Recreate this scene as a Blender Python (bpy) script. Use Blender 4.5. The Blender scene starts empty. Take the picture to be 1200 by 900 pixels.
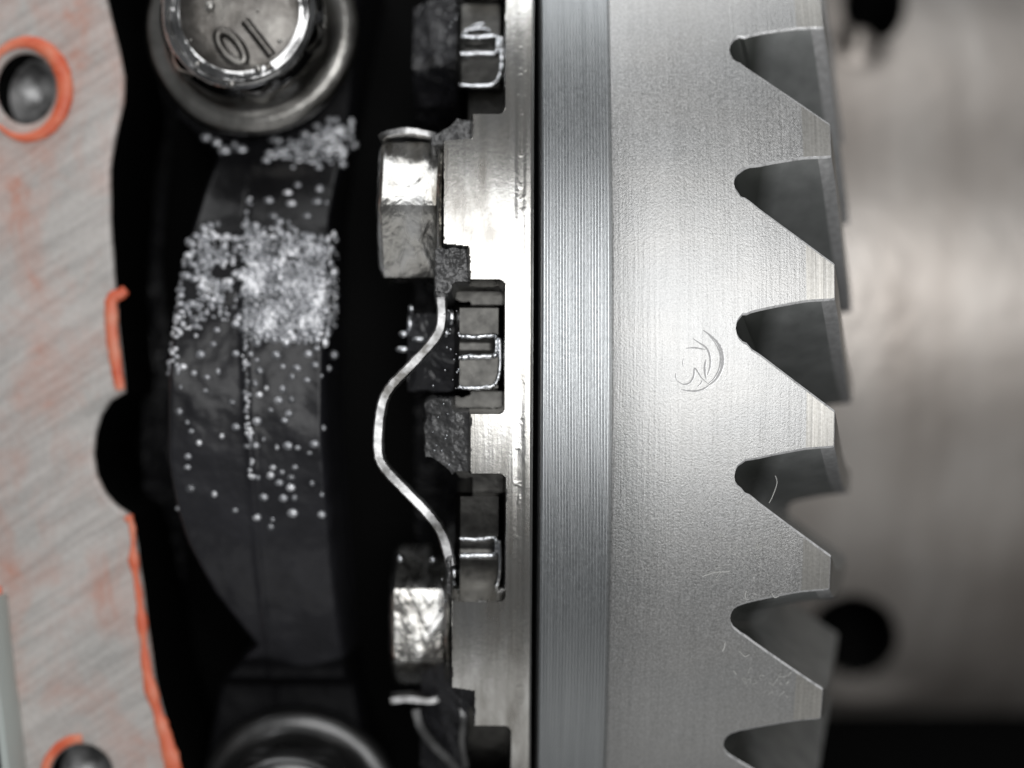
import bpy, bmesh, math, random
import numpy as np
from mathutils import Vector, Matrix
random.seed(7); rng = np.random.default_rng(7)
sc = bpy.context.scene
COL = sc.collection
R_ = math.radians
# ------------------------------------------------------------------ camera, light, exposure (1 unit = 1 cm)
D = 20.0
cam = bpy.data.objects.new('camera', bpy.data.cameras.new('camera')); COL.objects.link(cam)
cam.location = (0, 0, D)
cam.rotation_euler = (0, 0, R_(0.25))
cam.data.sensor_width = 36; cam.data.lens = 60
cam.data.clip_start = 0.5; cam.data.clip_end = 500
cam.data.dof.use_dof = True; cam.data.dof.focus_distance = D + 0.02; cam.data.dof.aperture_fstop = 0.06/0.86
cam.data.dof.aperture_blades = 0
sc.camera = cam
w = bpy.data.worlds.new('World'); sc.world = w; w.use_nodes = True
w.node_tree.nodes['Background'].inputs[0].default_value = (0.96, 0.98, 1.0, 1)
w.node_tree.nodes['Background'].inputs[1].default_value = 0.095
def area(name, ang, dist, sx, sy, radiance, xoff=0.0, color=(1, 1, 1), target=(0, 0, -1)):
    """panel lamp standing at angle ang (degrees, towards the top of the picture) from the camera's axis"""
    l = bpy.data.lights.new(name, 'AREA'); l.shape = 'RECTANGLE'; l.size = sx; l.size_y = sy
    l.energy = radiance*math.pi*sx*sy; l.color = color
    o = bpy.data.objects.new(name, l); COL.objects.link(o)
    o.location = (xoff, dist*math.sin(R_(ang)), dist*math.cos(R_(ang)))
    d = Vector(target)-o.location
    o.rotation_euler = d.to_track_quat('-Z', 'Y').to_euler()
    return o
area('ceiling_lamp', 7, 42, 34, 26, 3.25, xoff=4, color=(1.0, 1.0, 1.0))
area('window_light', 74, 40, 44, 16, 2.3, xoff=-6, color=(0.98, 0.99, 1.0))
area('low_fill_lamp', -61, 46, 40, 19, 0.42, xoff=4, color=(1.0, 0.99, 0.97))  # added fill without a known source; brightens the lower bolt facets
sc.view_settings.view_transform = 'Standard'; sc.view_settings.look = 'None'
sc.view_settings.exposure = 0.12; sc.view_settings.gamma = 1
sc.cycles.use_denoising = True
sc.cycles.max_bounces = 6; sc.cycles.diffuse_bounces = 2; sc.cycles.glossy_bounces = 4

# ------------------------------------------------------------------ helpers
YC, ZC, RG = 0.16, -11.1, 11.1            # the gear's axis runs along X through (YC, ZC)
def W(px, py, z=0.0):
    k = (D-z)/D/100
    return Vector(((px-600)*k, (450-py)*k, z))
def cyl(px, py, r, lift=0.0):
    """where the line of sight through a photo point meets a cylinder of radius r on the gear's axis"""
    dx, dy, dz = (px-600)/100, (450-py)/100, -D
    oy, oz = 0-YC, D-ZC
    a = dy*dy+dz*dz; b = 2*(oy*dy+oz*dz); c = oy*oy+oz*oz-(r+lift)**2
    t = (-b-math.sqrt(max(0, b*b-4*a*c)))/(2*a)
    return Vector((dx*t, dy*t, D+dz*t))
def empty(name, label, cat, group=None, loc=(0, 0, 0), kind=None):
    o = bpy.data.objects.new(name, None); COL.objects.link(o); o.location = loc
    o['label'] = label; o['category'] = cat
    if group: o['group'] = group
    if kind: o['kind'] = kind
    return o
def tag(o, label, cat, group=None, kind=None):
    o['label'] = label; o['category'] = cat
    if group: o['group'] = group
    if kind: o['kind'] = kind
    return o
def mesh(name, verts, faces, mats, parent=None, smooth=35, mi=None):
    me = bpy.data.meshes.new(name)
    me.from_pydata([tuple(map(float, v)) for v in verts], [], faces)
    for m in (mats if isinstance(mats, (list, tuple)) else [mats]): me.materials.append(m)
    if mi is not None: me.polygons.foreach_set('material_index', np.asarray(mi, dtype=np.int32))
    me.update()
    if smooth:
        me.polygons.foreach_set('use_smooth', np.ones(len(me.polygons), dtype=bool))
        if smooth < 180: me.set_sharp_from_angle(angle=R_(smooth))
    o = bpy.data.objects.new(name, me); COL.objects.link(o)
    if parent:
        o.parent = parent; o.matrix_parent_inverse = parent.matrix_basis.inverted()
    return o
def grid_faces(n, m, closed=False, off=0):
    f = []
    for i in range(n-1):
        for j in range(m if closed else m-1):
            j2 = (j+1) % m
            f.append((off+i*m+j, off+i*m+j2, off+(i+1)*m+j2, off+(i+1)*m+j))
    return f
def gridmesh(name, X, Y, Z, mats, parent=None, smooth=40, mask=None, flip=False):
    n, m = X.shape
    v = np.stack([X.ravel(), Y.ravel(), Z.ravel()], 1).astype(np.float32)
    idx = np.arange(n*m).reshape(n, m)
    q = np.stack([idx[:-1, :-1], idx[:-1, 1:], idx[1:, 1:], idx[1:, :-1]], -1).reshape(-1, 4)
    if flip: q = q[:, ::-1]
    me = bpy.data.meshes.new(name)
    me.vertices.add(len(v)); me.vertices.foreach_set('co', v.ravel())
    me.loops.add(q.size); me.loops.foreach_set('vertex_index', q.ravel().astype(np.int32))
    me.polygons.add(len(q)); me.polygons.foreach_set('loop_start', (np.arange(len(q))*4).astype(np.int32))
    for mm in (mats if isinstance(mats, (list, tuple)) else [mats]): me.materials.append(mm)
    if mask is not None:
        mm = mask[:-1, :-1].reshape(-1).astype(np.int32); me.polygons.foreach_set('material_index', mm)
    me.update(calc_edges=True); me.validate()
    me.polygons.foreach_set('use_smooth', np.ones(len(me.polygons), dtype=bool))
    if smooth < 180: me.set_sharp_from_angle(angle=R_(smooth))
    o = bpy.data.objects.new(name, me); COL.objects.link(o)
    if parent: o.parent = parent; o.matrix_parent_inverse = parent.matrix_basis.inverted()
    return o
def lathe(name, prof, seg, mat, parent=None, center=(0, 0, 0), axis='Z', closed=True, smooth=35, wob=0.0, rot=None):
    vs = []
    n = len(prof)
    for i, (r, h) in enumerate(prof):
        for k in range(seg):
            a = 2*math.pi*k/seg
            rr = r*(1+wob*math.sin(3*a+1)+wob*.6*math.sin(7*a+i))
            p = Vector((rr*math.cos(a), rr*math.sin(a), h)) if axis == 'Z' else Vector((h, rr*math.sin(a), rr*math.cos(a)))
            if rot: p = rot @ p
            vs.append(p+Vector(center))
    return mesh(name, vs, grid_faces(n, seg, True), mat, parent, smooth)
def smoothpath(pts, n=12):
    P = [Vector(p) for p in pts]; out = []
    for i in range(len(P)-1):
        p0, p1, p2, p3 = P[max(i-1, 0)], P[i], P[i+1], P[min(i+2, len(P)-1)]
        for k in range(n):
            t = k/n
            out.append(0.5*((2*p1)+(p2-p0)*t+(2*p0-5*p1+4*p2-p3)*t*t+(3*p1-p0-3*p2+p3)*t**3))
    out.append(P[-1]); return out
def tube_geo(path, rad, seg=10, flat=1.0, up=Vector((0, 0, 1)), jitter=0.0):
    """round tube; rad a number or a function of 0..1; flat squashes it along up"""
    vs, fs = [], []
    n = len(path)
    for i, p in enumerate(path):
        t = (path[min(i+1, n-1)]-path[max(i-1, 0)]).normalized()
        s = t.cross(up).normalized(); u = s.cross(t).normalized()
        r = rad(i/(n-1)) if callable(rad) else rad
        for k in range(seg):
            a = 2*math.pi*k/seg
            q = r*(1+jitter*random.uniform(-1, 1))
            vs.append(p+s*math.cos(a)*q+u*math.sin(a)*q*flat)
    fs = grid_faces(n, seg, True)
    fs.append(tuple(range(seg))); fs.append(tuple(range((n-1)*seg, n*seg))[::-1])
    return vs, fs
def tube(name, path, rad, mat, parent=None, seg=10, flat=1.0, jitter=0.0, up=Vector((0, 0, 1))):
    v, f = tube_geo(path, rad, seg, flat, up, jitter)
    return mesh(name, v, f, mat, parent, 50)
class Join:
    def __init__(s): s.v = []; s.f = []
    def add(s, v, f):
        o = len(s.v); s.v += list(v); s.f += [tuple(i+o for i in q) for q in f]
def sstep(x): x = np.clip(x, 0, 1); return x*x*(3-2*x)
def rrect(x, y, x0, x1, y0, y1, rad):
    cx, cy, hx, hy = (x0+x1)/2, (y0+y1)/2, (x1-x0)/2, (y1-y0)/2
    qx, qy = np.abs(x-cx)-hx+rad, np.abs(y-cy)-hy+rad
    return np.hypot(np.maximum(qx, 0), np.maximum(qy, 0))+np.minimum(np.maximum(qx, qy), 0)-rad
def vnoise(x, y, seed=0):
    """smooth value noise"""
    r = np.random.default_rng(seed); T = r.random((256, 256))
    xi, yi = np.floor(x).astype(int), np.floor(y).astype(int); fx, fy = sstep(x-xi), sstep(y-yi)
    a, b = T[xi & 255, yi & 255], T[(xi+1) & 255, yi & 255]; c, d = T[xi & 255, (yi+1) & 255], T[(xi+1) & 255, (yi+1) & 255]
    return (a*(1-fx)+b*fx)*(1-fy)+(c*(1-fx)+d*fx)*fy
def fbm(x, y, seed=0, o=4):
    s = 0; a = .5
    for k in range(o): s = s+a*(vnoise(x*2**k, y*2**k, seed+k)-.5); a *= .5
    return s

# ------------------------------------------------------------------ materials
class M:
    def __init__(s, name, base, metal=0.0, rough=0.5, spec=0.5, coat=0.0, coat_rough=0.1, aniso=0.0):
        s.m = bpy.data.materials.new(name); s.m.use_nodes = True; s.t = s.m.node_tree; s.n = s.t.nodes
        s.b = s.n['Principled BSDF']; s.geo = s.n.new('ShaderNodeNewGeometry')
        s.b.inputs['Base Color'].default_value = (*base, 1); s.b.inputs['Metallic'].default_value = metal
        s.b.inputs['Roughness'].default_value = rough; s.b.inputs['Specular IOR Level'].default_value = spec
        s.b.inputs['Coat Weight'].default_value = coat; s.b.inputs['Coat Roughness'].default_value = coat_rough
        s.last = None
    def L(s, a, b): s.t.links.new(a, b)
    def noise(s, scale=(1, 1, 1), sc_=1.0, detail=3, rough=.5, rot=(0, 0, 0), dist=0.0):
        mp = s.n.new('ShaderNodeMapping'); mp.inputs['Scale'].default_value = scale; mp.inputs['Rotation'].default_value = rot
        if any(rot):
            m0 = s.n.new('ShaderNodeMapping'); m0.inputs['Rotation'].default_value = rot; mp.inputs['Rotation'].default_value = (0, 0, 0)
            s.L(s.geo.outputs['Position'], m0.inputs[0]); s.L(m0.outputs[0], mp.inputs[0])
        else: s.L(s.geo.outputs['Position'], mp.inputs[0])
        n = s.n.new('ShaderNodeTexNoise'); n.inputs['Scale'].default_value = sc_; n.inputs['Detail'].default_value = detail
        n.inputs['Roughness'].default_value = rough; n.inputs['Distortion'].default_value = dist
        s.L(mp.outputs[0], n.inputs['Vector']); return n.outputs['Fac']
    def voro(s, sc_, scale=(1, 1, 1)):
        mp = s.n.new('ShaderNodeMapping'); mp.inputs['Scale'].default_value = scale
        s.L(s.geo.outputs['Position'], mp.inputs[0])
        n = s.n.new('ShaderNodeTexVoronoi'); n.inputs['Scale'].default_value = sc_
        s.L(mp.outputs[0], n.inputs['Vector']); return n.outputs['Distance']
    def ramp(s, fac, stops):
        r = s.n.new('ShaderNodeValToRGB'); e = r.color_ramp.elements
        while len(e) < len(stops): e.new(0.5)
        for el, (p, c) in zip(e, stops):
            el.position = p; el.color = (*c, 1) if len(c) == 3 else c
        s.L(fac, r.inputs[0]); return r.outputs[0]
    def mix(s, fac, a, b, mode='MIX'):
        x = s.n.new('ShaderNodeMix'); x.data_type = 'RGBA'; x.blend_type = mode
        if isinstance(fac, (int, float)): x.inputs[0].default_value = fac
        else: s.L(fac, x.inputs[0])
        for v, k in ((a, 6), (b, 7)):
            if isinstance(v, tuple): x.inputs[k].default_value = (*v, 1)
            else: s.L(v, x.inputs[k])
        return x.outputs[2]
    def color(s, sock): s.L(sock, s.b.inputs['Base Color']); return s
    def rough(s, fac, lo, hi, a=.3, b=.7):
        r = s.n.new('ShaderNodeMapRange'); r.inputs[1].default_value = a; r.inputs[2].default_value = b
        r.inputs[3].default_value = lo; r.inputs[4].default_value = hi; s.L(fac, r.inputs[0]); s.L(r.outputs[0], s.b.inputs['Roughness']); return s
    def bump(s, fac, strength, dist=0.01):
        b = s.n.new('ShaderNodeBump'); b.inputs['Strength'].default_value = strength; b.inputs['Distance'].default_value = dist
        s.L(fac, b.inputs['Height'])
        if s.last: s.L(s.last, b.inputs['Normal'])
        s.last = b.outputs[0]; s.L(s.last, s.b.inputs['Normal']); return s
def g(v, t=(1, 1, 1)): return (v*t[0], v*t[1], v*t[2])

mt = M('gear_steel', g(.5), 1, .38)
ln = mt.noise((1, .03, .03), 28, 2); ln2 = mt.noise((1, .01, .01), 9, 2); gr = mt.noise((1, 1, 1), 40, 3, .75); pt = mt.noise((.5, 1, 1), 1.3, 3)
c = mt.ramp(ln, [(.3, g(.43, (1, 1.0, .97))), (.7, g(.56, (1, 1, .98)))])
c = mt.mix(.55, c, mt.ramp(gr, [(.36, g(.3)), (.5, g(.5)), (.68, g(.8))]))
c = mt.mix(.15, c, mt.ramp(pt, [(.35, g(.44, (.97, 1, 1.02))), (.65, g(.6, (1.03, 1, .95)))]))
mt.color(c).rough(gr, .32, .47).bump(ln, .30, .01).bump(gr, .38, .010)
GEAR = mt.m
mt = M('tooth_heel_facet', g(.55, (1, .98, .92)), 1, .4)
ln = mt.noise((1, .02, .02), 22, 2); gr = mt.noise((1, 1, 1), 30, 3, .7)
mt.color(mt.mix(.5, mt.ramp(ln, [(.3, (.42, .40, .35)), (.7, (.66, .63, .56))]), mt.ramp(gr, [(.35, g(.4)), (.7, g(.66))]))).bump(ln, .3, .01)
FACET = mt.m
mt = M('ridged_blue_steel', g(.42, (.92, 1, 1.08)), 1, .36)
ln = mt.noise((1, .02, .02), 18, 2); gr = mt.noise((1, 1, 1), 30, 2)
mt.color(mt.ramp(ln, [(.3, (.46, .48, .49)), (.7, (.56, .58, .59))])).rough(gr, .3, .42).bump(gr, .12, .008)
RIDGE = mt.m
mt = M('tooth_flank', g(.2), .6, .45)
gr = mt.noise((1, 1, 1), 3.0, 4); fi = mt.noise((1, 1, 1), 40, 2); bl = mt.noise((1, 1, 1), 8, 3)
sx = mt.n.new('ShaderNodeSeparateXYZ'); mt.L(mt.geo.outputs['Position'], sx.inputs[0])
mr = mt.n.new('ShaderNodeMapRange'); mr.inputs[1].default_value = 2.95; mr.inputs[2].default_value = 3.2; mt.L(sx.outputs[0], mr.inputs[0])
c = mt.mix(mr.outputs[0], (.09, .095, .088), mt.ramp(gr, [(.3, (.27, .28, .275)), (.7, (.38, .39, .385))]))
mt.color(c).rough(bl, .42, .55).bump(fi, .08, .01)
FLANK = mt.m
mt = M('tooth_tip_relief', g(.5), .45, .4); gr = mt.noise((1, 1, 1), 12, 3); mt.color(mt.ramp(gr, [(.3, g(.42)), (.7, g(.6))])); RELIEF = mt.m
mt = M('burr_edge_highlight', g(.8), .35, .35); gr = mt.noise((1, 1, 1), 14, 3); mt.bump(gr, .5, .02)
mt.color(mt.ramp(gr, [(.33, g(.6)), (.5, g(.98))])); EDGE = mt.m  # burr chamfer with its edge highlight put into the pale colour
mt = M('engraving', g(.21), 1, .4); ENGR = mt.m
mt = M('flange_steel', g(.6, (1, .98, .95)), 1, .26)
ln = mt.noise((1, .05, .05), 11, 3); st = mt.noise((.9, .35, .35), 2.4, 5, .62, dist=.3); gr = mt.noise((1, 1, 1), 16, 4, .7)
c = mt.ramp(ln, [(.3, (.42, .41, .385)), (.7, (.66, .65, .63))])
c = mt.mix(.6, c, mt.ramp(st, [(.36, (.28, .262, .235)), (.5, (.52, .51, .48)), (.66, (.76, .755, .74))]))
mt.color(c).rough(st, .30, .17).bump(ln, .22, .012).bump(gr, .12, .012)
mt.b.inputs['Coat Weight'].default_value = .15; mt.b.inputs['Coat Roughness'].default_value = .12
FLANGE = mt.m
mt = M('bolt_steel', g(.7), 1, .2)
bl = mt.noise((1, .5, .5), 3.2, 3, .5, dist=.6); gr = mt.noise((1, 1, 1), 22, 3)
mt.color(mt.ramp(bl, [(.3, (.42, .40, .37)), (.5, (.62, .61, .58)), (.7, (.78, .78, .77))])).rough(bl, .14, .34).bump(bl, .5, .06).bump(mt.noise((1, .7, .7), 4, 3, .5, dist=1.4), .28, .05).bump(gr, .12, .01)
BOLT = mt.m
mt = M('oily_black_iron', (.012, .012, .014), 0, .45, .25, .25, .3)
a = mt.noise((1, 1, 1), 2.5, 4); b_ = mt.noise((1, 1, 1), 14, 3)
mt.color(mt.ramp(a, [(.3, (.008, .008, .010)), (.7, (.026, .026, .029))])).bump(a, .25, .05).bump(b_, .16, .02)
BLACK = mt.m
mt = M('cap_black_iron', (.014, .014, .016), 0, .5, .16, .5, .24)
a = mt.noise((1, 1, 1), 2.0, 4); b_ = mt.noise((1, 1, 1), 10, 3); wd = mt.noise((1, 1, 1), 1.2, 3)
sx = mt.n.new('ShaderNodeSeparateXYZ'); mt.L(mt.geo.outputs['Position'], sx.inputs[0])
ad = mt.n.new('ShaderNodeMath'); ad.operation = 'MULTIPLY_ADD'; ad.inputs[1].default_value = .5; mt.L(wd, ad.inputs[0]); mt.L(sx.outputs[1], ad.inputs[2])
mr = mt.n.new('ShaderNodeMapRange'); mr.inputs[1].default_value = 2.0; mr.inputs[2].default_value = -1.4; mt.L(ad.outputs[0], mr.inputs[0])   # near black above, greyer towards the bottom
mt.color(mt.mix(mr.outputs[0], (.004, .004, .005), mt.ramp(a, [(.3, (.017, .017, .020)), (.7, (.031, .031, .036))]))).bump(a, .6, .12).bump(b_, .22, .02)
CAPM = mt.m
mt = M('rough_wet_casting', (.08, .08, .08), .6, .48, .4, .2, .25)
a = mt.noise((1, 1, 1), 7, 5, .7); b_ = mt.noise((1, 1, 1), 16, 3)
mt.color(mt.ramp(a, [(.35, (.09, .09, .092)), (.65, (.20, .20, .20))])).bump(b_, .45, .05)
CAST = mt.m
mt = M('wet_black_casting', (.02, .02, .023), 0, .35, .6, 1, .08); a = mt.noise((1, 1, 1), 1.7, 3, .5, dist=.8); mt.bump(a, 1.0, .3); WET = mt.m
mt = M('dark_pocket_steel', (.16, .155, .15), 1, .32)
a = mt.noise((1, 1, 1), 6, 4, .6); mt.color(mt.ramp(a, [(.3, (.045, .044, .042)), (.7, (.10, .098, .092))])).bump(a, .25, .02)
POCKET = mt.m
mt = M('strip_steel', g(.7), 1, .42); a = mt.noise((1, 1, 1), 3.2, 4, .55); mt.color(mt.ramp(a, [(.38, g(.16, (1, .97, .92))), (.5, g(.40)), (.62, g(.75))])).bump(a, .3, .04); STRIP = mt.m
mt = M('hole_steel', g(.16), .6, .4); a = mt.noise((1, 1, 1), 2.5, 3); mt.color(mt.ramp(a, [(.4, g(.14)), (.6, g(.6))])).bump(a, .5, .1); HOLE = mt.m
mt = M('wet_oil_bead', (.75, .77, .8), 1, .1); a = mt.noise((1, 1, 1), 9, 3); mt.bump(a, .35, .03); OIL = mt.m
mt = M('dark_bolt_metal', g(.12), .9, .36, coat=.5, coat_rough=.1); a = mt.noise((1, 1, 1), 3, 4); mt.bump(a, .3, .04); DARKB = mt.m
mt = M('cap_bolt_metal', g(.3, (1, .97, .93)), 1, .28, coat=.6, coat_rough=.12)
a = mt.noise((1, 1, 1), 2.3, 5, .6); b_ = mt.noise((1, 1, 1), 12, 3)
mt.color(mt.ramp(a, [(.3, (.22, .21, .195)), (.5, (.42, .41, .385)), (.72, (.62, .60, .57))])).bump(a, .35, .05).bump(b_, .18, .02)
CAPB = mt.m
mt = M('wet_bolt_rim', g(.5), 1, .16); a = mt.noise((1, 1, 1), 2.2, 3); mt.color(mt.ramp(a, [(.35, g(.28)), (.65, g(.62))])).bump(a, .5, .08); SHINE = mt.m
mt = M('cap_bolt_top_metal', g(.25, (1, .96, .92)), 1, .40, coat=.3, coat_rough=.15)
a = mt.noise((1, 1, 1), 2.6, 5, .6); b_ = mt.noise((1, 1, 1), 12, 3)
mt.color(mt.ramp(a, [(.3, (.085, .078, .07)), (.5, (.16, .15, .138)), (.72, (.28, .27, .25))])).bump(a, .3, .05).bump(b_, .15, .02)
CAPT = mt.m
mt = M('bubbles', (.30, .31, .335), .35, .2, 1, 1, .08); a = mt.noise((1, 1, 1), 3.5, 4, .7); mt.color(mt.ramp(a, [(.36, (.10, .105, .115)), (.5, (.34, .35, .375)), (.62, (.88, .89, .92))])); BUB = mt.m
mt = M('machined_iron_gasket_face', (.4, .39, .37), .2, .5)
d1 = mt.noise((.4, 5.5, 1), 1.9, 3, .55, rot=(0, 0, R_(-33))); bl = mt.noise((1, 1, 1), .9, 5, .6); og = mt.noise((1, .7, 1), 1.15, 6, .68, dist=.4); gr = mt.noise((1, 1, 1), 14, 3)
c = mt.ramp(d1, [(.38, (.34, .318, .295)), (.58, (.68, .645, .605))])
c = mt.mix(.5, c, mt.ramp(bl, [(.3, (.50, .485, .455)), (.7, (.84, .75, .70))]))
c = mt.mix(.30, c, mt.ramp(gr, [(.3, g(.32)), (.7, g(.6))]))
c = mt.mix(mt.ramp(og, [(.44, g(0)), (.60, g(.28)), (.72, g(.75))]), c, (.62, .23, .14))
mt.color(c).bump(d1, .2, .03).bump(gr, .2, .01)
HOUS = mt.m
mt = M('orange_sealant', (.80, .16, .07), 0, .42, .5)
a = mt.noise((1, 1, 1), 3, 4); mt.color(mt.ramp(a, [(.3, (.80, .13, .055)), (.5, (.92, .23, .12)), (.75, (.95, .38, .25))])).bump(a, .4, .04)
SEAL = mt.m
mt = M('cast_barrel', (.3, .28, .26), .9, .44)
a = mt.noise((1, .8, 1), .4, 3, .5, dist=.3); v = mt.noise((1.6, .2, .2), 1.0, 3); f = mt.noise((1, 1, 1), 5, 4)
c = mt.mix(.5, mt.ramp(a, [(.32, (.46, .40, .35)), (.5, (.62, .56, .505)), (.7, (.78, .73, .68))]), mt.ramp(v, [(.3, (.34, .31, .29)), (.7, (.62, .59, .56))]))
mt.color(c).bump(f, .15, .04)
BARREL = mt.m
mt = M('cavity_shade_black', (.004, .004, .004), 0, .7, .04); VOID = mt.m  # near black colour standing in for shade in deep gaps and holes
mt = M('shaded_black_casting', (.007, .007, .008), 0, .5, .08); a = mt.noise((1, 1, 1), 3, 3); mt.bump(a, .4, .08); DULL = mt.m  # darker copy of the cap iron; shade on the pads painted in
mt = M('oily_shade_black', (.008, .008, .009), 0, .3, .22); a = mt.noise((1, .5, 1), 2.2, 4, .6, dist=.6); mt.bump(a, 1.0, .35); DEEP = mt.m  # oily bumps, with deep shade painted into the near black colour
mt = M('pale_lint', (.75, .75, .72), 0, .6); LINT = mt.m
mt = M('pale_paint', (.55, .60, .57), 0, .5); PALE = mt.m

# ------------------------------------------------------------------ setting: dark cavity under the parts, cast barrel behind at right
bm = bmesh.new(); bmesh.ops.create_cube(bm, size=1)
bmesh.ops.scale(bm, vec=(44, 44, 10), verts=bm.verts); bmesh.ops.translate(bm, vec=(0, 0, -23), verts=bm.verts)
me = bpy.data.meshes.new('housing_floor'); bm.to_mesh(me); bm.free(); me.materials.append(VOID)
o = bpy.data.objects.new('housing_floor', me); COL.objects.link(o); o['kind'] = 'structure'

# barrel: axis along X, deep behind the teeth
BY, BZ, BR = 1.6, -15.8, 8.3
th = np.linspace(R_(-100), R_(100), 520); xs = np.linspace(1.5, 14, 300)
TH, XX = np.meshgrid(th, xs, indexing='ij')
r = BR+.03*fbm(XX*.8, TH*6, 3)
yy = BY+r*np.sin(TH); zz = BZ+r*np.cos(TH)
kk = D/(D-zz)*100; PX = 600+XX*kk; PY = 450-yy*kk
bmask = np.zeros(PX.shape, int)
def dent(px, py, rx, ry, dep, soft):
    global r
    d = np.hypot((PX-px)/rx, (PY-py)/ry); r = r-dep*sstep((1-d)/soft); bmask[d < 1] = 1  # shade inside the hole painted as near black faces
dent(1022, 0, 36, 48, 2.6, .35)
dent(1000, 745, 52, 48, 2.4, .3)
r = r+.35*np.exp(-(((PX-1004)/20)**2+((PY-52)/16)**2))+.22*np.exp(-(((PX-1010)/70)**2+((PY-808)/10)**2))
r = r+.03*np.exp(-((PX-1030)/45)**2-((PY-370)/80)**2)*fbm(XX*5, TH*34, 9, 3)*1.3
bar = gridmesh('cast_barrel', XX, BY+r*np.sin(TH), BZ+r*np.cos(TH), [BARREL, VOID], smooth=180, mask=bmask)
tag(bar, 'out of focus brown grey cast metal cylinder behind the gear teeth', 'casting')

# ------------------------------------------------------------------ ring gear
gear = empty('ring_gear', 'large steel ring gear with spiral teeth and ridged bluish band', 'ring gear', loc=(0.3, YC, ZC))
XT, XR = 3.80, 2.62                      # tip and root at the heel
prof = [(7.6, .31), (10.98, .31), (11.06, .345)]
nr = 21; x0, x1 = .36, 1.15; p = (x1-x0)/nr
for i in range(nr):
    a = x0+i*p
    for u, h in ((.0, 0), (.25, .0065), (.6, .007), (.85, 0)): prof.append((11.052+h, a+u*p))
prof += [(11.05, 1.152), (11.09, 1.175), (11.10, 1.20), (11.10, 2.0), (11.095, XR)]
flat_from = len(prof)
prof += [(11.06, XR+.004), (7.9, 3.79), (7.6, 3.6), (7.6, .31)]
rim = lathe('rim', prof, 540, [RIDGE, GEAR], gear, center=(0, YC, ZC), axis='X', smooth=30)
fi = np.zeros(len(rim.data.polygons), dtype=np.int32)
ridge_end = 3+nr*4
for i in range(len(prof)-1):
    if i >= ridge_end: fi[i*540:(i+1)*540] = 1
rim.data.polygons.foreach_set('material_index', fi)

N = 40; PITCH = 2*math.pi/N
hs = [0, .012, .035, .07, .11, .16, .25, .40, .55, .69, .71, .86, .95, .985, 1.0]
up_ = [-114, -108.5, -104, -100, -96.5, -92.2, -84.6, -71.8, -59, -47.2, -45.5, -32.8, -25.3, -22.5, -20.5]
lo_ = [54, 48, 43, 39.5, 38, 36.4, 33.8, 30, 26.8, 23.9, 23.5, 22.2, 21.6, 21, 19.5]
px2ang = PITCH/168.0
def heel_r(x):
    return 11.095 if x < XR+.2 else (11.095-.02*(x-XR-.2)/.6 if x < 3.40 else 11.075-.022*(x-3.40)/.4)
def tooth_geo(seed, wear):
    rr = random.Random(seed)
    K = 10; v = []; f = []; mi = []
    H = len(hs)
    sh = 11.1*px2ang
    jit = [(rr.uniform(-1, 1)*wear if 0 < i < 6 else 0, rr.uniform(-1, 1)*wear if 1 < i < 6 else 0) for i in range(H)]
    def pt(i, s, t, x=None):
        # s: angle offset, t: 0 heel .. 1 toe, radius runs in
        xr = XR+(3.79-XR)*t; xt = XT+(4.62-XT)*t
        xx = xr+(xt-xr)*hs[i] if x is None else x
        r0 = heel_r(xx if t == 0 else XR); r = r0+(7.9-r0)*t
        ang = s-(.127*(1.25*t-.25*t*t))*(-1)
        return Vector((xx, r*math.sin(-ang), r*math.cos(-ang)))
    # heel face: a little inside the outline so a narrow burr chamfer runs round it
    for i in range(H):
        ins = 2.7 if 0 < i < H-1 else (1.2 if i == H-1 else 0)
        u = (up_[i]+jit[i][0]+ins)*px2ang; l = (lo_[i]+jit[i][1]-ins)*px2ang
        for k in range(K+1):
            s = u+(l-u)*k/K
            x = XR+(XT-XR)*hs[i]-(0.012 if i == H-1 else 0)
            v.append(pt(i, s, 0, x))
    for i in range(H-1):
        for k in range(K):
            a = i*(K+1)+k; f.append((a, a+1, a+K+2, a+K+1)); mi.append(1 if hs[i] >= .70 else 0)
    # loft sections
    T = [0, .12, .25, .4, .55, .7, .85, 1.0]
    base = len(v); m2 = 2*H
    for ti, t in enumerate(T):
        tt = t
        for i in range(H):
            q = pt(i, (up_[i]+jit[i][0]*(1-t))*px2ang*(1 if t == 0 else 1), tt)
            if ti == 0: q = Vector((q.x, q.y*(1-.0016), q.z*(1-.0016)))
            v.append(q)
        for i in range(H-1, -1, -1):
            q = pt(i, (lo_[i]+jit[i][1]*(1-t))*px2ang, tt)
            if ti == 0: q = Vector((q.x, q.y*(1-.0016), q.z*(1-.0016)))
            v.append(q)
    for ti in range(len(T)-1):
        for j in range(m2-1):
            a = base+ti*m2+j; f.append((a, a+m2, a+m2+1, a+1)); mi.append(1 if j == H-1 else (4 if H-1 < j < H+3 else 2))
    # chamfer
    for i in range(H-1):
        f.append((i*(K+1), (i+1)*(K+1), base+i+1, base+i)); mi.append(3)
        f.append((i*(K+1)+K, base+m2-1-i, base+m2-2-i, (i+1)*(K+1)+K)); mi.append(3)
    e = (H-1)*(K+1)
    f.append(tuple([e+k for k in range(K+1)]+[base+H, base+H-1])); mi.append(3)
    f.append(tuple(range(base+(len(T)-1)*m2, base+len(T)*m2))); mi.append(2)
    return v, f, mi
mesh_cache = []
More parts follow.
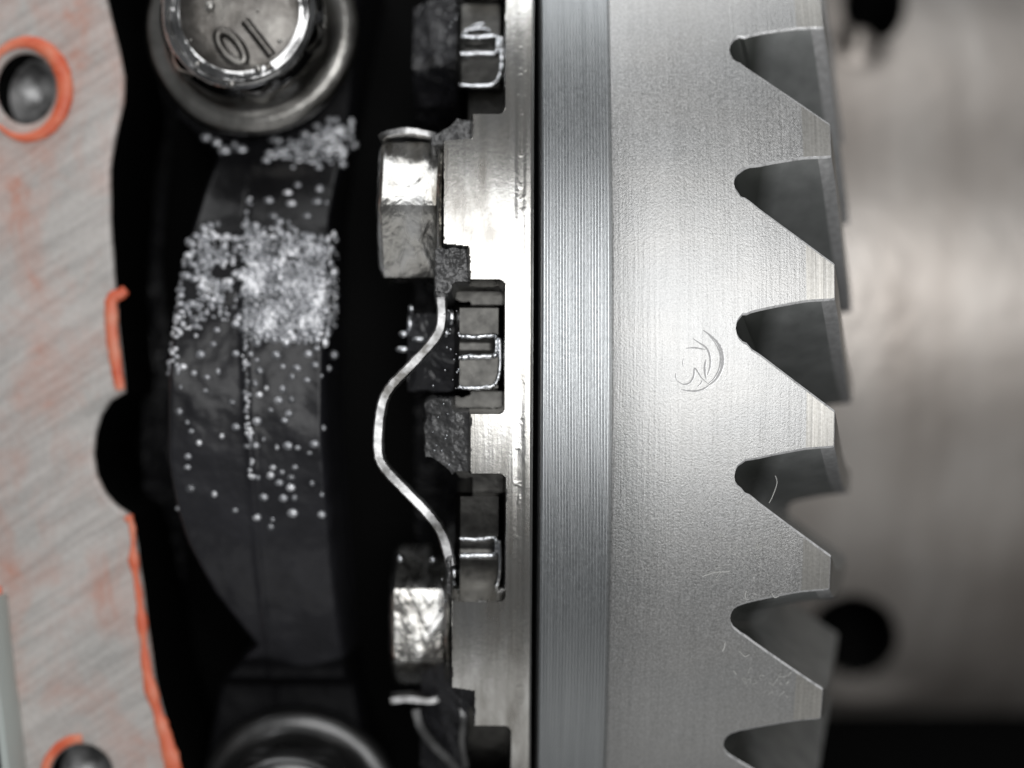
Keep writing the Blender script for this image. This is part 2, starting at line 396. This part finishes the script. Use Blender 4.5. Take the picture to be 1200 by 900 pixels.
# tip middles in the photograph: ..., 160, 329, 503.5, 666, 811
a0 = math.asin((cyl(975, 501, 11.0).y-YC)/11.0)
for k in range(N):
    near = k in (0, 1, 2, 3, 4, N-1, N-2, N-3, N-4)
    if near or not mesh_cache:
        v, f, mi = tooth_geo(k*7+3, 1.6 if k in (N-3, N-2, N-1, 0, 1) else .8)
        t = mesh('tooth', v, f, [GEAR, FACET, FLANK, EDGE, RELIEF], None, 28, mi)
        bm = bmesh.new(); bm.from_mesh(t.data); bmesh.ops.recalc_face_normals(bm, faces=bm.faces); bm.to_mesh(t.data); bm.free()
        t.data.set_sharp_from_angle(angle=R_(28))
        if not near or k == 4: mesh_cache.append(t.data)
        if k == 0: far_mesh = t.data
    else:
        t = bpy.data.objects.new('tooth', far_mesh); COL.objects.link(t)
    if t.parent is None:
        t.parent = gear; t.matrix_parent_inverse = gear.matrix_basis.inverted()
    # rotation about X: positive angle offset k goes down the picture
    t.location = (0, YC, ZC); t.rotation_euler = (-(a0 - k*PITCH), 0, 0)
    if not mesh_cache: mesh_cache.append(t.data)

# engraved emblem on the rim
def ribbon(J, pts, wmax, r=11.099, lift=.0035):
    path = smoothpath([Vector((a, b, 0)) for a, b in pts], 8); n = len(path); vs = []
    for i, q in enumerate(path):
        t = (path[min(i+1, n-1)]-path[max(i-1, 0)]).normalized(); s = Vector((-t.y, t.x, 0))
        ww = wmax*(.25+.75*math.sin(math.pi*i/(n-1)))/2*random.uniform(.8, 1.15)
        for sg in (-1, 1): vs.append(cyl(q.x+s.x*ww*sg, q.y+s.y*ww*sg, r, lift))
    J.add(vs, grid_faces(n, 2))
J = Join(); J2 = Join(); emb = []
def lg(pts): return [(770+a*120/982, 370+b*110/900) for a, b in pts]
emb.append((lg([(440, 130), (520, 190), (590, 270), (625, 370), (620, 480), (570, 590), (500, 655)]), 3.6))
emb.append((lg([(480, 160), (560, 260), (605, 370), (595, 490), (545, 590), (490, 640)]), 1.6))
emb.append((lg([(500, 655), (440, 695), (350, 715), (230, 700)]), 2.0))
emb.append((lg([(340, 210), (400, 250), (470, 300), (505, 380), (505, 480), (480, 560)]), 2.2))
emb.append((lg([(275, 305), (370, 300), (465, 318)]), 2.0))
emb.append((lg([(465, 410), (455, 500), (470, 600)]), 2.4))
emb.append((lg([(500, 650), (430, 590), (362, 495), (350, 570), (310, 635), (250, 650), (190, 615)]), 2.0))
emb.append((lg([(250, 400), (245, 440), (250, 480)]), 1.0))
emb.append((lg([(180, 540), (178, 580), (190, 615)]), 1.2))
emb.append((lg([(385, 670), (420, 640), (430, 610)]), 1.2))
for pts, w_ in emb:
    ribbon(J, pts, w_)
    ribbon(J2, [(a+w_*.5+.2, b+w_*.3) for a, b in pts], w_*.35+.3, lift=.0025)
mesh('engraved_emblem', J.v, J.f, ENGR, gear, 0)['label'] = 'engraved crescent emblem with curved strokes'
mesh('emblem_highlight', J2.v, J2.f, EDGE, gear, 0)  # pale ribbons painting a highlight along each stroke

# ------------------------------------------------------------------ differential case (flange with pockets, cast body)
case = empty('differential_case', 'oily steel differential case flange with rectangular pockets left of the gear', 'differential case', loc=(-.2, YC, ZC))
RF = 11.0
xs = np.arange(-1.30, .2501, .0095); th = np.arange(R_(-31), R_(31), .0095/11)
TH, XX = np.meshgrid(th, xs, indexing='ij')
y0 = YC+RF*np.sin(TH); z0 = ZC+RF*np.cos(TH); kk = D/(D-z0)*100
PX = 600+XX*kk; PY = 450-y0*kk
dep = np.zeros_like(PX); mask = np.zeros(PX.shape, int)
wob = fbm(PX/9, PY/9, 5, 3)*3
def sink(sd, depth, soft=3.0, m=None):
    global dep, mask
    tt = sstep((soft/2-sd)/soft); dep = np.maximum(dep, depth*tt)
    if m is not None: mask[sd < -soft*.3] = m
# everything left of the land outline sinks to the casting
edge = np.interp(PY, [-60, 128, 132, 162, 165, 286, 289, 330, 331, 470, 484, 556, 560, 695, 702, 806, 810, 960],
                 [545, 545, 551, 551, 517, 517, 547, 549, 549, 549, 550, 550, 552, 552, 529, 529, 556, 556])
sd = PX-edge+wob*.8
castd = np.full(PX.shape, 2.7)
rough_ = .10*fbm(PX/16, PY/16, 11, 4)+.03*fbm(PX/5, PY/5, 19, 2)
lm = np.full(PX.shape, 3)
def lump(x0, x1, y0, y1, dp, m_, rad=12, soft=9, slope=0.0):
    global castd
    q = rrect(PX, PY, x0, x1, y0, y1, rad)+wob*2
    d_ = dp+slope*(x1-PX)/100+rough_*(1.3 if m_ == 1 else .9*(fbm(PX/30, PY/30, 13, 2) > 9)+.25)
    castd = np.minimum(castd, np.where(q < soft, 2.7+(d_-2.7)*sstep(-q/soft+.5), 2.7)); lm[q < 0] = m_
lump(504, 560, 284, 345, .12, 1, 6)
lump(492, 560, 466, 575, .10, 1, 14, 9, .5)
lump(450, 545, 350, 468, .75, 4, 22, 14, .5)
lump(500, 560, 130, 168, .15, 1, 6)
lump(466, 548, -70, 34, .7, 4, 22, 16, .6)
lump(520, 560, 655, 705, .1, 1, 8)
lump(486, 562, 806, 1000, .35, 4, 10, 12, .8)
castd = castd + 0
tt = sstep((2-sd)/4); dep = np.maximum(dep, castd*tt); mask = np.where(sd < -1, lm, mask)
# pockets
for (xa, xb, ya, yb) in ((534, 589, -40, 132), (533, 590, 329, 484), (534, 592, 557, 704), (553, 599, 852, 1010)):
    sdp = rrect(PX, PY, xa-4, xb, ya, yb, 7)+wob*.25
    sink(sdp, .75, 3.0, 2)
# slow fade of a groove beside the gap
dep = dep+.007*sstep((8-np.abs(PX-609))/6)*(.6+1.0*fbm(PX/20, PY/30, 31, 2))
# oil blobs and small dents on the land
dep = dep-.004*np.maximum(0, fbm(PX/7, PY/7, 41, 3)-.12)*3*(PX > 560)
dep = dep+.02*sstep((PX-621)/4)
# the far left of this strip drops into dark scallops
for (cx, cy, rad) in ((486, 92, 57), (484, 602, 57)):
    d = np.hypot(PX-cx, (PY-cy)*.95)-rad; sink(d+wob, 2.6, 10, 3)
r = RF-dep
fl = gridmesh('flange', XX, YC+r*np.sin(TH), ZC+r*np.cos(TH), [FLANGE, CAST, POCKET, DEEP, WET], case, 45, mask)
# rest of the flange round the back, plus the neck under the gear
def arc_lathe(name, prof, a0, a1, seg, mat, parent):
    vs = [Vector((h, YC+r_*math.sin(a0+(a1-a0)*k/seg), ZC+r_*math.cos(a0+(a1-a0)*k/seg))) for r_, h in prof for k in range(seg+1)]
    return mesh(name, vs, grid_faces(len(prof), seg+1), mat, parent, 35)
arc_lathe('flange_rear', [(7, -.9), (10.99, -.85), (11, .245), (7, .25)], R_(31), R_(329), 150, FLANGE, case)
arc_lathe('flange_side', [(10.95, .245), (7, .25)], R_(-31), R_(31), 60, BLACK, case)
lathe('neck', [(7, -5), (8.4, -3.2), (8.2, -1.3), (8.2, .2), (10.4, .24), (10.4, .31)], 220, VOID, case, center=(0, YC, ZC), axis='X', wob=.004)
# pocket blocks with bright wet outlines
def pocket(xa, xb, y1, y2, y3, top, up):
    d = .5
    zc = lambda px, py: cyl(px, py, RF-d)
    # block body
    nx, ny = 9, 24; v = []
    for j in range(ny+1):
        for i in range(nx+1):
            u, w_ = i/nx, j/ny; px = xa-5+(xb-xa+9)*u; py = y1-up+(y3+5-(y1-up))*w_
            e = min(u*nx, (1-u)*nx, w_*ny/1.5, (1-w_)*ny/1.5)
            rec = .05 if (py < y2-3 and py > y1+3 and px < xb-8) else 0
            v.append(cyl(px, py, RF-d-(.22 if e < .2 else 0)-rec))
    b = mesh('pocket_block', v, grid_faces(ny+1, nx+1), POCKET, case, 60)
    def line(pts, rad, name='wet_edge'):
        path = smoothpath([cyl(px, py, RF-d, .03) for px, py in pts], 10)
        path = [q+Vector((0, random.uniform(-.006, .006), 0)) for q in path]
        v_, f_ = tube_geo(path, lambda t: rad*random.uniform(.75, 1.2), 8)
        J.add(v_, f_)
    J = Join()
    line([(xa+1, y1), (xa+20, y1+1), (xb-8, y1-1), (xb-5, y1+3), (xb-5, y2-4), (xb-9, y2)], .028)
    line([(xa+1, y2+1), (xa+18, y2), (xb-8, y2)], .034)
    line([(xb-1, y1+2), (xb, (y1+y3)/2), (xb-2, y3-12), (xb-10, y3-1), (xa+14, y3+1), (xa-1, y3)], .026)
    if top: 
        line([(xa+4, y1-6), (xa+22, y1-10), (xb-14, y1-7)], .022)
        line([(xa+2, y1-3), (xa+16, y1-13), (xb-20, y1-15)], .015)
    mesh('wet_edge', J.v, J.f, OIL, b, 60)
pocket(538, 586, 43, 63, 100, True, 44)
pocket(537, 586, 394, 418, 454, False, 37)
pocket(539, 587, 631, 651, 692, False, 54)

# ------------------------------------------------------------------ hex bolts of the ring gear
def hexbolt(px0, px1, py, corner_z, side, phi, label):
    """bolt lying along X; phi: outward normal of the first facet, degrees up the picture"""
    c = W((px0+px1)/2, py, corner_z); ap = side*math.sqrt(3)/2
    cy, cz = c.y, corner_z-side*.93
    k = (D-corner_z)/D/100; xa, xb = (px0-600)*k, (px1-600)*k
    root = empty('ring_gear_bolt', label, 'bolt', 'hexagon bolts holding the ring gear', loc=(xb, cy, cz))
    # head: rings of 6 corners, subdivided so corners are softly rounded
    ring = []; seg = 72
    for q in range(seg):
        a = R_(phi)+math.pi/6+2*math.pi*q/seg
        aa = (a-R_(phi)) % (math.pi/3)          # 0..60 deg measured so that facet centres sit at 0
        dlt = ((a-R_(phi)+math.pi/6) % (math.pi/3))-math.pi/6
        rad = ap/math.cos(dlt); rad = min(rad, side*.988)
        ring.append((rad, a))
    rows = [(xa, .0), (xa, .74), (xa+.02, .88), (xa+.05, .96), (xa+.09, 1.0), (xb-.05, 1.0), (xb-.01, .985), (xb, .96)]
    vs = [Vector((x, cy+rad*s*math.sin(a), cz+rad*s*math.cos(a))) for x, s in rows for rad, a in ring]
    mesh('head', vs, grid_faces(len(rows), seg, True), BOLT, root, 38)
    lathe('washer', [(side*.5, xb), (side*1.06, xb+.005), (side*1.09, xb+.03), (side*1.06, xb+.06), (side*.5, xb+.065)], 90, BOLT, root, center=(0, cy, cz), axis='X')
    lathe('shank', [(side*.5, xb+.03), (side*.5, xb+.75)], 40, BLACK, root, center=(0, cy, cz), axis='X')
    return root
hexbolt(438, 511, 243, -.55, .97, 31, 'upper hexagon bolt head with a white glaring facet beside the flange')
hexbolt(455, 522, 732, -1.35, .93, -2, 'lower hexagon bolt head with oil streaks under the wavy strip')
# curled lock tabs by the bolts
def tab(name, pts, zs, wdt, depth, label, thick=.05, mat=None):
    path = smoothpath([W(px, py, z) for (px, py), z in zip(pts, zs)], 10); n = len(path); vs = []
    for i, q in enumerate(path):
        t = (path[min(i+1, n-1)]-path[max(i-1, 0)]).normalized(); s = Vector((-t.y, t.x, 0)).normalized()
        h = wdt/2*random.uniform(.93, 1.07)
        for (a, b) in ((-1, -depth), (-1, -.02), (-.80, .0), (-.72, -.012), (.72, -.012), (.80, .0), (1, -.02), (1, -depth)):
            vs.append(q+s*h*a+Vector((0, 0, b)))
    f = grid_faces(n, 8)+[tuple(range(8)), tuple(range((n-1)*8, n*8))[::-1]]
    o = mesh(name, vs, f, mat or STRIP, None, 30)
    return tag(o, label, 'lock strip')
tab('lock_strip', [(516, 348), (517, 376), (510, 396), (484, 426), (456, 456), (446, 482), (443, 526), (450, 548), (476, 576), (503, 604), (520, 630), (529, 664)],
    [-.5, -.45, -.45, -.45, -.45, -.45, -.45, -.45, -.5, -.5, -.55, -.6], .12, .25, 'thin wavy bent steel strip curving between the two hexagon bolts')
tab('lock_tab', [(444, 163), (452, 157), (475, 153), (497, 156), (509, 160), (514, 172), (516, 200)], [-.8, -.75, -.7, -.7, -.75, -.85, -1.0], .085, .5, 'curled steel lip just above the upper hexagon bolt')
tab('lock_tab', [(459, 822), (480, 820), (508, 822), (518, 815)], [-1.7, -1.7, -1.7, -1.75], .10, .3, 'bright straight steel lip below the lower hexagon bolt')
tab('lock_strip', [(489, 832), (494, 852), (508, 872), (528, 892), (548, 915)], [-1.8, -1.8, -1.85, -1.9, -2.0], .13, .35, 'short bent steel strip at the bottom edge under the lower bolt', mat=DARKB)
tab('lock_strip', [(539, 812), (545, 840), (543, 870), (548, 900)], [-1.6, -1.5, -1.6, -1.8], .10, .35, 'dark upright strip end beside the flange at the bottom edge', mat=DARKB)

# wet blobs of oil clinging to the casting
J = Join()
def blob(px, py, z, rx, ry, rz=None, seg=10):
    c_ = W(px, py, z); rz = rz or min(rx, ry)
    bm = bmesh.new(); bmesh.ops.create_icosphere(bm, subdivisions=2, radius=1)
    v = [Vector((q.co.x*rx, q.co.y*ry, q.co.z*rz))+c_ for q in bm.verts]; f = [tuple(a.index for a in q.verts) for q in bm.faces]; bm.free()
    J.add(v, f)
for (a, b, z, rx, ry) in ((517, 357, -.8, .06, .09), (529, 372, -.8, .05, .11), (523, 390, -.8, .04, .07), (482, 362, -1.2, .05, .06), (473, 392, -1.2, .07, .05), (492, 398, -1.1, .11, .04), (472, 410, -1.2, .10, .05), (480, 380, -1.2, .04, .10),
                          (532, 690, -.9, .05, .12), (537, 715, -.9, .07, .09), (533, 672, -1.0, .04, .08), (545, 722, -.9, .05, .05), (470, 655, -1.2, .05, .05), (508, 656, -1.2, .05, .04)):
    blob(a, b, z, rx, ry)
for i in range(70):
    py = random.choice([random.gauss(400, 25), random.gauss(515, 22), random.gauss(300, 12), random.gauss(700, 14), random.gauss(20, 15)])
    px = random.uniform(505, 545) if py > 450 else random.uniform(520, 540)
    s = random.uniform(.008, .02); q = cyl(px, py, 10.75); J.add(*(lambda bmv: bmv)(([q+Vector((s*math.cos(a)*math.cos(b), s*math.sin(a)*math.cos(b), s*math.sin(b))) for b in (0, .8, 1.57) for a in np.arange(0, 6.28, 1.047)], grid_faces(3, 6, True))))
oil = mesh('oil_blobs', J.v, J.f, OIL, None, 180); tag(oil, 'wet shining blobs of oil clinging to the dark casting by the bolts', 'oil', kind='stuff')

# ------------------------------------------------------------------ bearing cap
cap = empty('bearing_cap', 'black oily arched bearing cap with a faint casting seam', 'bearing cap', loc=(-3.2, 0, -4))
KZ = 1.075
CPY, CR = 475, 5.2
def cap_z(px, py):
    px = np.asarray(px, float); py = np.asarray(py, float)
    dy = (py-CPY)/100*KZ
    z = -1.25-(CR-np.sqrt(np.maximum(CR**2-dy**2, .1)))
    z = np.maximum(z, -2.6)
    xl = np.interp(py, [-60, 120, 170, 210, 280, 340, 420, 540, 600, 640, 700, 770, 830, 960], [165, 175, 235, 224, 211, 203, 196, 194, 203, 213, 240, 285, 225, 200])
    xr = np.interp(py, [-60, 100, 250, 500, 800, 960], [418, 408, 390, 388, 402, 430])
    e = np.minimum(px-xl, xr-px)
    bev = sstep((e+4)/15); z = z-(1-bev)*.35*(e > -30)-np.clip((4-e)/16, 0, 1)*2.6
    z = z-.5*sstep((16-np.abs(py-800))/16)*0
    seam = np.interp(py, [130, 300, 600, 780], [284, 285, 300, 306])
    z = z+.035*np.exp(-((px-seam)/4.5)**2)
    # dark dish round the lower bolt
    z = z-.75*sstep((py-812)/22)
    return z+.05*fbm(px/40, py/40, 51, 4)
px = np.arange(120, 445, 2.2); py = np.arange(-70, 985, 2.2)
PXg, PYg = np.meshgrid(px, py, indexing='ij'); Zg = cap_z(PXg, PYg)
xl_ = np.interp(PYg, [-60, 120, 170, 210, 280, 340, 420, 540, 600, 640, 700, 770, 830, 960], [165, 175, 235, 224, 211, 203, 196, 194, 203, 213, 240, 285, 225, 200])
xr_ = np.interp(PYg, [-60, 100, 250, 500, 800, 960], [418, 408, 390, 388, 402, 430])
capmask = np.where((PYg > 790+6*np.sin(PXg/17)) | (PYg < 150), 2, 0); capmask[np.minimum(PXg-xl_, xr_-PXg) < -7] = 1  # pads and outer skirt take the painted shade colours
gridmesh('cap_body', (PXg-600)/100*KZ, (450-PYg)/100*KZ, Zg, [CAPM, DEEP, DULL], cap, 180, mask=capmask.astype(int))
# seen points -> world needs the same plane scale
def capW(px, py, lift=0.0):
    return Vector(((px-600)/100*KZ, (450-py)/100*KZ, float(cap_z(px, py))+lift))
# bubbles of oil and coolant
J = Join()
ico = bmesh.new(); bmesh.ops.create_icosphere(ico, subdivisions=2, radius=1); IV = [q.co.copy() for q in ico.verts]; IF = [tuple(a.index for a in q.verts) for q in ico.faces]; ico.free()
def bub(px, py, rad, sink_=.35):
    c_ = capW(px, py, -rad*sink_+rad*.3); sx = random.uniform(.8, 1.5)
    J.add([Vector((q.x*rad*sx, q.y*rad, q.z*rad*.5))+c_ for q in IV], IF)
placed = []
def try_b(px, py, rp, gap=.75):
    for (a, b, c_) in placed[-400:]:
        if (a-px)**2+(b-py)**2 < ((rp+c_)*gap)**2: return
    placed.append((px, py, rp)); bub(px, py, rp/100*KZ)
for i in range(2200):                                   # dense raft right of the seam
    py_ = random.uniform(258, 404); px_ = random.uniform(287, 387)
    if random.random() < min(1, max(.1, (py_-255)/40))*min(1, (388-px_)/10+.3)*(1 if py_ < 385+random.gauss(0, 8) else .3) and fbm(np.array(px_/25), np.array(py_/22), 71, 2) > -.22+max(0, (300-py_)/250): try_b(px_, py_, random.choice((2.5, 3.2, 4, 5, 6))*random.uniform(.8, 1.2), .55)
for i in range(2600):
    py_ = random.uniform(262, 402); px_ = random.uniform(288, 388)
    if random.random() < min(1, max(.0, (py_-275)/70))*min(1, max(0, (400+8*math.sin(px_/7)-py_)/14)) and fbm(np.array(px_/16), np.array(py_/16), 81, 2) > -.12-(py_-290)/300: bub(px_, py_, random.uniform(1.0, 2.8)/100*KZ, .1)
for i in range(700):
    py_ = random.gauss(325, 35); px_ = random.uniform(206, 284)
    if 268 < py_ < 388 and fbm(np.array(px_/14), np.array(py_/16), 83, 2) > -.02: bub(px_, py_, random.uniform(.8, 2.4)/100*KZ, .1)
for i in range(520):                                    # left of the seam, looser
    py_ = random.uniform(262, 385); px_ = random.uniform(208+abs(py_-330)*.05, 284)
    if fbm(np.array(px_/18), np.array(py_/18), 61, 2) > .0: try_b(px_, py_, random.uniform(2.8, 5.4), .75)
for i in range(160): try_b(random.gauss(205, 5)-(0 if random.random() < .5 else 3), random.uniform(300, 440), random.uniform(2, 4.5))
for i in range(300):                                    # under the bolt washer, right side
    px_ = 298+102*random.random()**.7; py_ = 172-(px_-298)*.18+random.gauss(0, 7+(px_-298)*.06); try_b(px_, py_, random.uniform(2.8, 5.4), .6)
for (a, b, r_) in ((222, 148, 5), (236, 156, 6.5), (248, 167, 7), (267, 165, 6), (258, 158, 4), (308, 232, 5), (335, 236, 4.5), (315, 252, 5), (368, 217, 5.5), (366, 233, 5), (377, 234, 4), (355, 251, 4.5), (362, 252, 5), (330, 222, 4), (341, 212, 4)): try_b(a, b, r_)
for i in range(95):                                     # scattered drops below
    py_ = 400+random.random()**1.4*225; px_ = random.uniform(295, 388); try_b(px_, py_, random.uniform(2.5, 5.5), 1.3)
for i in range(34):
    py_ = 385+random.random()**1.3*220; px_ = random.uniform(205, 285); try_b(px_, py_, random.uniform(2.5, 4.8), 1.6)
for i in range(150):                                    # along the seam
    py_ = random.uniform(225, 560); s_ = np.interp(py_, [130, 300, 600, 780], [284, 285, 300, 306]); try_b(s_+random.gauss(0, 1.6), py_, random.uniform(1.6, 3.2), .5)
bb = mesh('oil_bubbles', J.v, J.f, BUB, None, 180); tag(bb, 'clusters of pale bubbles and droplets on the black bearing cap', 'bubbles', kind='stuff')

# cap bolts: round topped flange bolts standing on the cap
def cap_bolt(px, py, label, rotz, CAPB=CAPB, CAPT=CAPT):
    RIMM = SHINE if CAPB is not DARKB else DARKB
    c_ = W(px, py, -2.3 if CAPB is not DARKB else -3.05)
    root = empty('cap_bolt', label, 'bolt', 'flange bolts of the bearing cap', loc=c_)
    parts = []
    parts.append(lathe('flange', [(.6, -.05), (1.30, -.05), (1.37, .0), (1.39, .06), (1.37, .13), (1.31, .19), (1.23, .215), (1.17, .23), (1.10, .29), (1.05, .38), (1.01, .52)], 120, CAPB, root, center=c_, wob=.006))
    # hexagonal head with soft corners
    seg = 96; rows = [(.98, .30), (1.0, .42), (1.0, .95), (.985, 1.02), (.95, 1.07)]; vs = []
    for s, h in rows:
        for q in range(seg):
            a = 2*math.pi*q/seg; d = ((a-rotz+math.pi/6) % (math.pi/3))-math.pi/6
            rad = min(.955/math.cos(d), 1.07); vs.append(c_+Vector((rad*s*math.cos(a), rad*s*math.sin(a), h)))
    parts.append(mesh('head', vs, grid_faces(len(rows), seg, True), CAPB, root, 50))
    parts.append(lathe('top_disc', [(0.0005, 1.13), (.5, 1.125), (.74, 1.10), (.80, 1.06), (.835, 1.05)], 110, CAPT, root, center=c_, smooth=60, wob=.004))
    parts.append(lathe('rim', [(.72, 1.09), (.78, 1.10), (.82, 1.075), (.845, 1.07), (.87, 1.12), (.90, 1.145), (.94, 1.12), (.975, 1.05), (1.01, .96), (1.03, .9)], 110, RIMM, root, center=c_, smooth=60, wob=.005))
    return root, c_
root, c_ = cap_bolt(294, 36, 'round topped bolt at the upper left marked with the number 10', R_(12))
# raised figures 1 and 0 on the top of the bolt
J = Join()
def topP(px, py): return W(px, py+4, c_.z+1.15)
ang = R_(-52); ux = Vector((math.cos(ang), math.sin(ang), 0)); uy = Vector((-ux.y, ux.x, 0))
o_ = topP(269, 53); pts = [o_+ux*(.235*math.cos(a))*1.0+uy*(.105*math.sin(a)) for a in np.linspace(0, 2*math.pi, 40)]
J.add(*tube_geo(pts, .066, 10, 1))
o_ = topP(301, 42); J.add(*tube_geo([o_-ux*.27+ux*.54*t for t in np.linspace(0, 1, 12)], .064, 10, 1))
o_ = topP(314, 77)
J.add(*tube_geo([o_-uy*.03-ux*.02, o_+uy*.05-ux*.02], .045, 8, .7))
mesh('raised_number', J.v, J.f, CAPT, root, 60)
J = Join()
for (a, b, r_) in ((244, 5, .07), (301, 78, .05), (270, 96, .045), (326, 45, .03), (230, 72, .03), (300, 10, .02), (222, 45, .02)):
    q = topP(a, b); J.add([Vector((v.x*r_, v.y*r_, v.z*r_*.7))+q for v in IV], IF)
o = mesh('oil_drops', J.v, J.f, CAPB, None, 180); tag(o, 'small oil drops on the top of the upper bolt', 'oil', kind='stuff')
cap_bolt(352, 950, 'dark flange bolt cut off by the bottom edge below the cap', R_(30), DARKB, DARKB)

# ------------------------------------------------------------------ housing gasket face with sealant
hous = empty('axle_housing', 'grey machined housing flange face smeared with orange sealant at far left', 'housing', loc=(-6, 0, -3))
ZH = -2.0
edge = [(118, -60), (118, 0), (124, 28), (133, 62), (139, 92), (138, 120), (129, 160), (123, 200), (124, 260), (128, 320), (133, 380), (138, 430), (141, 459),
        (126, 468), (114, 486), (107, 510), (105, 535), (109, 560), (119, 582), (133, 598), (150, 609),
        (156, 640), (163, 690), (171, 750), (178, 800), (190, 845), (205, 890), (222, 960)]
outer = edge+[(40, 980), (26, 930), (20, 870), (8, 800), (3, 740), (-2, 690), (-30, 600), (-80, 500), (-120, 300), (-120, -60)]
def curve_poly(name, loops, z, depth, bev, mat, parent=None):
    cu = bpy.data.curves.new(name, 'CURVE'); cu.dimensions = '2D'; cu.fill_mode = 'BOTH'
    cu.extrude = depth/2; cu.bevel_depth = bev; cu.bevel_resolution = 3
    for lp in loops:
        sp = cu.splines.new('POLY'); sp.points.add(len(lp)-1)
        for i, q in enumerate(lp): sp.points[i].co = (q[0], q[1], 0, 1)
        sp.use_cyclic_u = True
    ob = bpy.data.objects.new(name, cu); COL.objects.link(ob); ob.location = (0, 0, z-depth/2-bev)
    dg = bpy.context.evaluated_depsgraph_get(); me_ = bpy.data.meshes.new_from_object(ob.evaluated_get(dg))
    COL.objects.unlink(ob); bpy.data.objects.remove(ob)
    me_.materials.clear(); me_.materials.append(mat); me_.materials.append(VOID)
    for q in me_.polygons: q.material_index = 1 if abs(q.normal.z) < .15 else 0  # side walls painted near black to read as shade
    for q in me_.polygons: q.use_smooth = True
    me_.set_sharp_from_angle(angle=R_(35))
    o = bpy.data.objects.new(name, me_); COL.objects.link(o); o.location = (0, 0, z-depth/2-bev)
    if parent: o.parent = parent; o.matrix_parent_inverse = parent.matrix_basis.inverted()
    return o
def circ(px, py, r_, n=48, wob=0.0):
    return [(px+r_*(1+wob*math.sin(3*a+2))*math.cos(a), py+r_*(1+wob*math.sin(2*a))*math.sin(a)) for a in np.linspace(0, 2*math.pi, n, endpoint=False)]
def toW(lp): return [tuple(W(a, b, ZH))[:2] for a, b in lp]
def dense(lp):
    out = []
    for i in range(len(lp)):
        a, b = lp[i], lp[(i+1) % len(lp)]; n = max(1, int(math.hypot(a[0]-b[0], a[1]-b[1])/18))
        for k in range(n): out.append((a[0]+(b[0]-a[0])*k/n+random.uniform(-.5, .5), a[1]+(b[1]-a[1])*k/n))
    return out
curve_poly('gasket_face', [toW(dense(outer)), toW([(28+40*math.cos(a), 106+47*math.sin(a)) for a in np.linspace(0, 2*math.pi, 48, endpoint=False)]), toW(circ(97, 912, 42))], ZH, 2.6, .06, HOUS, hous)
for (a, b) in ((28, 106), (97, 912)):
    q = W(a, b, ZH)
    lathe('bolt_hole', [(.0005, -.75), (.25, -.72), (.44, -.55), (.50, -.12)] , 60, HOLE, hous, center=q)
J = Join()
# pale painted outer edge at the bottom left
tube('outer_edge', smoothpath([W(-4, 700, -1.9), W(4, 780, -1.9), W(12, 840, -1.9), W(20, 910, -1.9), W(28, 980, -1.9)], 6), .13, PALE, hous, flat=3)
def bead(pts, rad, label, z=ZH+.02, flat=.55):
    path = smoothpath([W(a, b, z) for a, b in pts], 9)
    o = tube('sealant_bead', path, rad, SEAL, None, 12, flat, .10)
    return tag(o, label, 'sealant', 'orange sealant beads on the housing')
bead([(147, 341), (140, 347), (131, 352), (130, 370), (132, 400), (137, 435), (141, 459)], lambda t: .05+.035*math.sin(math.pi*t)**.5, 'short orange sealant bead on the edge above the dark notch')
bead([(150, 606), (156, 622), (158, 660), (164, 700), (169, 745), (174, 790), (186, 835), (200, 880), (214, 940)], lambda t: .04+.03*t+.09*max(0, t-.55)+.012*math.sin(t*31)+.01*math.sin(t*57), 'long orange sealant bead running down the edge to the bottom')
bead([(28+47*math.cos(a), 108+56*math.sin(a)) for a in np.linspace(-2.6, 2.3, 16)], lambda t: .03+.075*math.sin(math.pi*min(1, t*1.05))**1.0*random.uniform(.94, 1.05), 'orange sealant ring round the bolt hole at the upper left')
bead([(97+43*math.cos(a), 914+46*math.sin(a)) for a in np.linspace(-3.0, -1.55, 8)], lambda t: .06, 'orange sealant arc on the bolt hole in the lower left corner')
bead([(-3, 690), (-1, 720), (6, 760)], lambda t: .06, 'orange sealant fleck on the far left edge of the housing')

# ------------------------------------------------------------------ dust and lint on the gear
J = Join()
def hair(pts, rad=.005, r_=11.10, lift=.006):
    J.add(*tube_geo(smoothpath([cyl(a, b, r_, lift) for a, b in pts], 6), rad, 5))
hair([(824, 675), (838, 670), (856, 669)]); hair([(851, 752), (850, 758), (848, 762)], .009); hair([(868, 762), (874, 768), (880, 766)])
hair([(909, 556), (911, 565), (906, 580), (902, 588)], .005, 10.9, .1); hair([(876, 691), (874, 697), (876, 702)], .006); hair([(905, 694), (909, 699), (914, 697)], .005)
for i in range(16):
    a, b = random.uniform(860, 930), random.uniform(780, 815); hair([(a, b), (a+random.uniform(-5, 5), b+random.uniform(-4, 4)), (a+random.uniform(-8, 8), b+random.uniform(-2, 6))], .003)
for i in range(60):
    a, b = random.gauss(880, 28), random.gauss(640, 28)
    if 730 < a < 935 and not (860 < a and 520 < b < 560+(a-860)*.9): hair([(a, b), (a+random.uniform(-4, 4), b+random.uniform(-4, 4)), (a+random.uniform(-5, 5), b+random.uniform(-2, 5))], .0028)
for i in range(240):
    a, b = random.uniform(725, 858), random.uniform(300, 890); s = random.uniform(.003, .007)
    q = cyl(a, b, 11.10); J.add([Vector((v.x*s, v.y*s, v.z*s))+q for v in IV[:12]], [f for f in IF if max(f) < 12] or [(0, 1, 2)])
o = mesh('dust', J.v, J.f, LINT, None, 180); tag(o, 'pale lint fibres and dust specks on the ring gear rim', 'dust', kind='stuff')
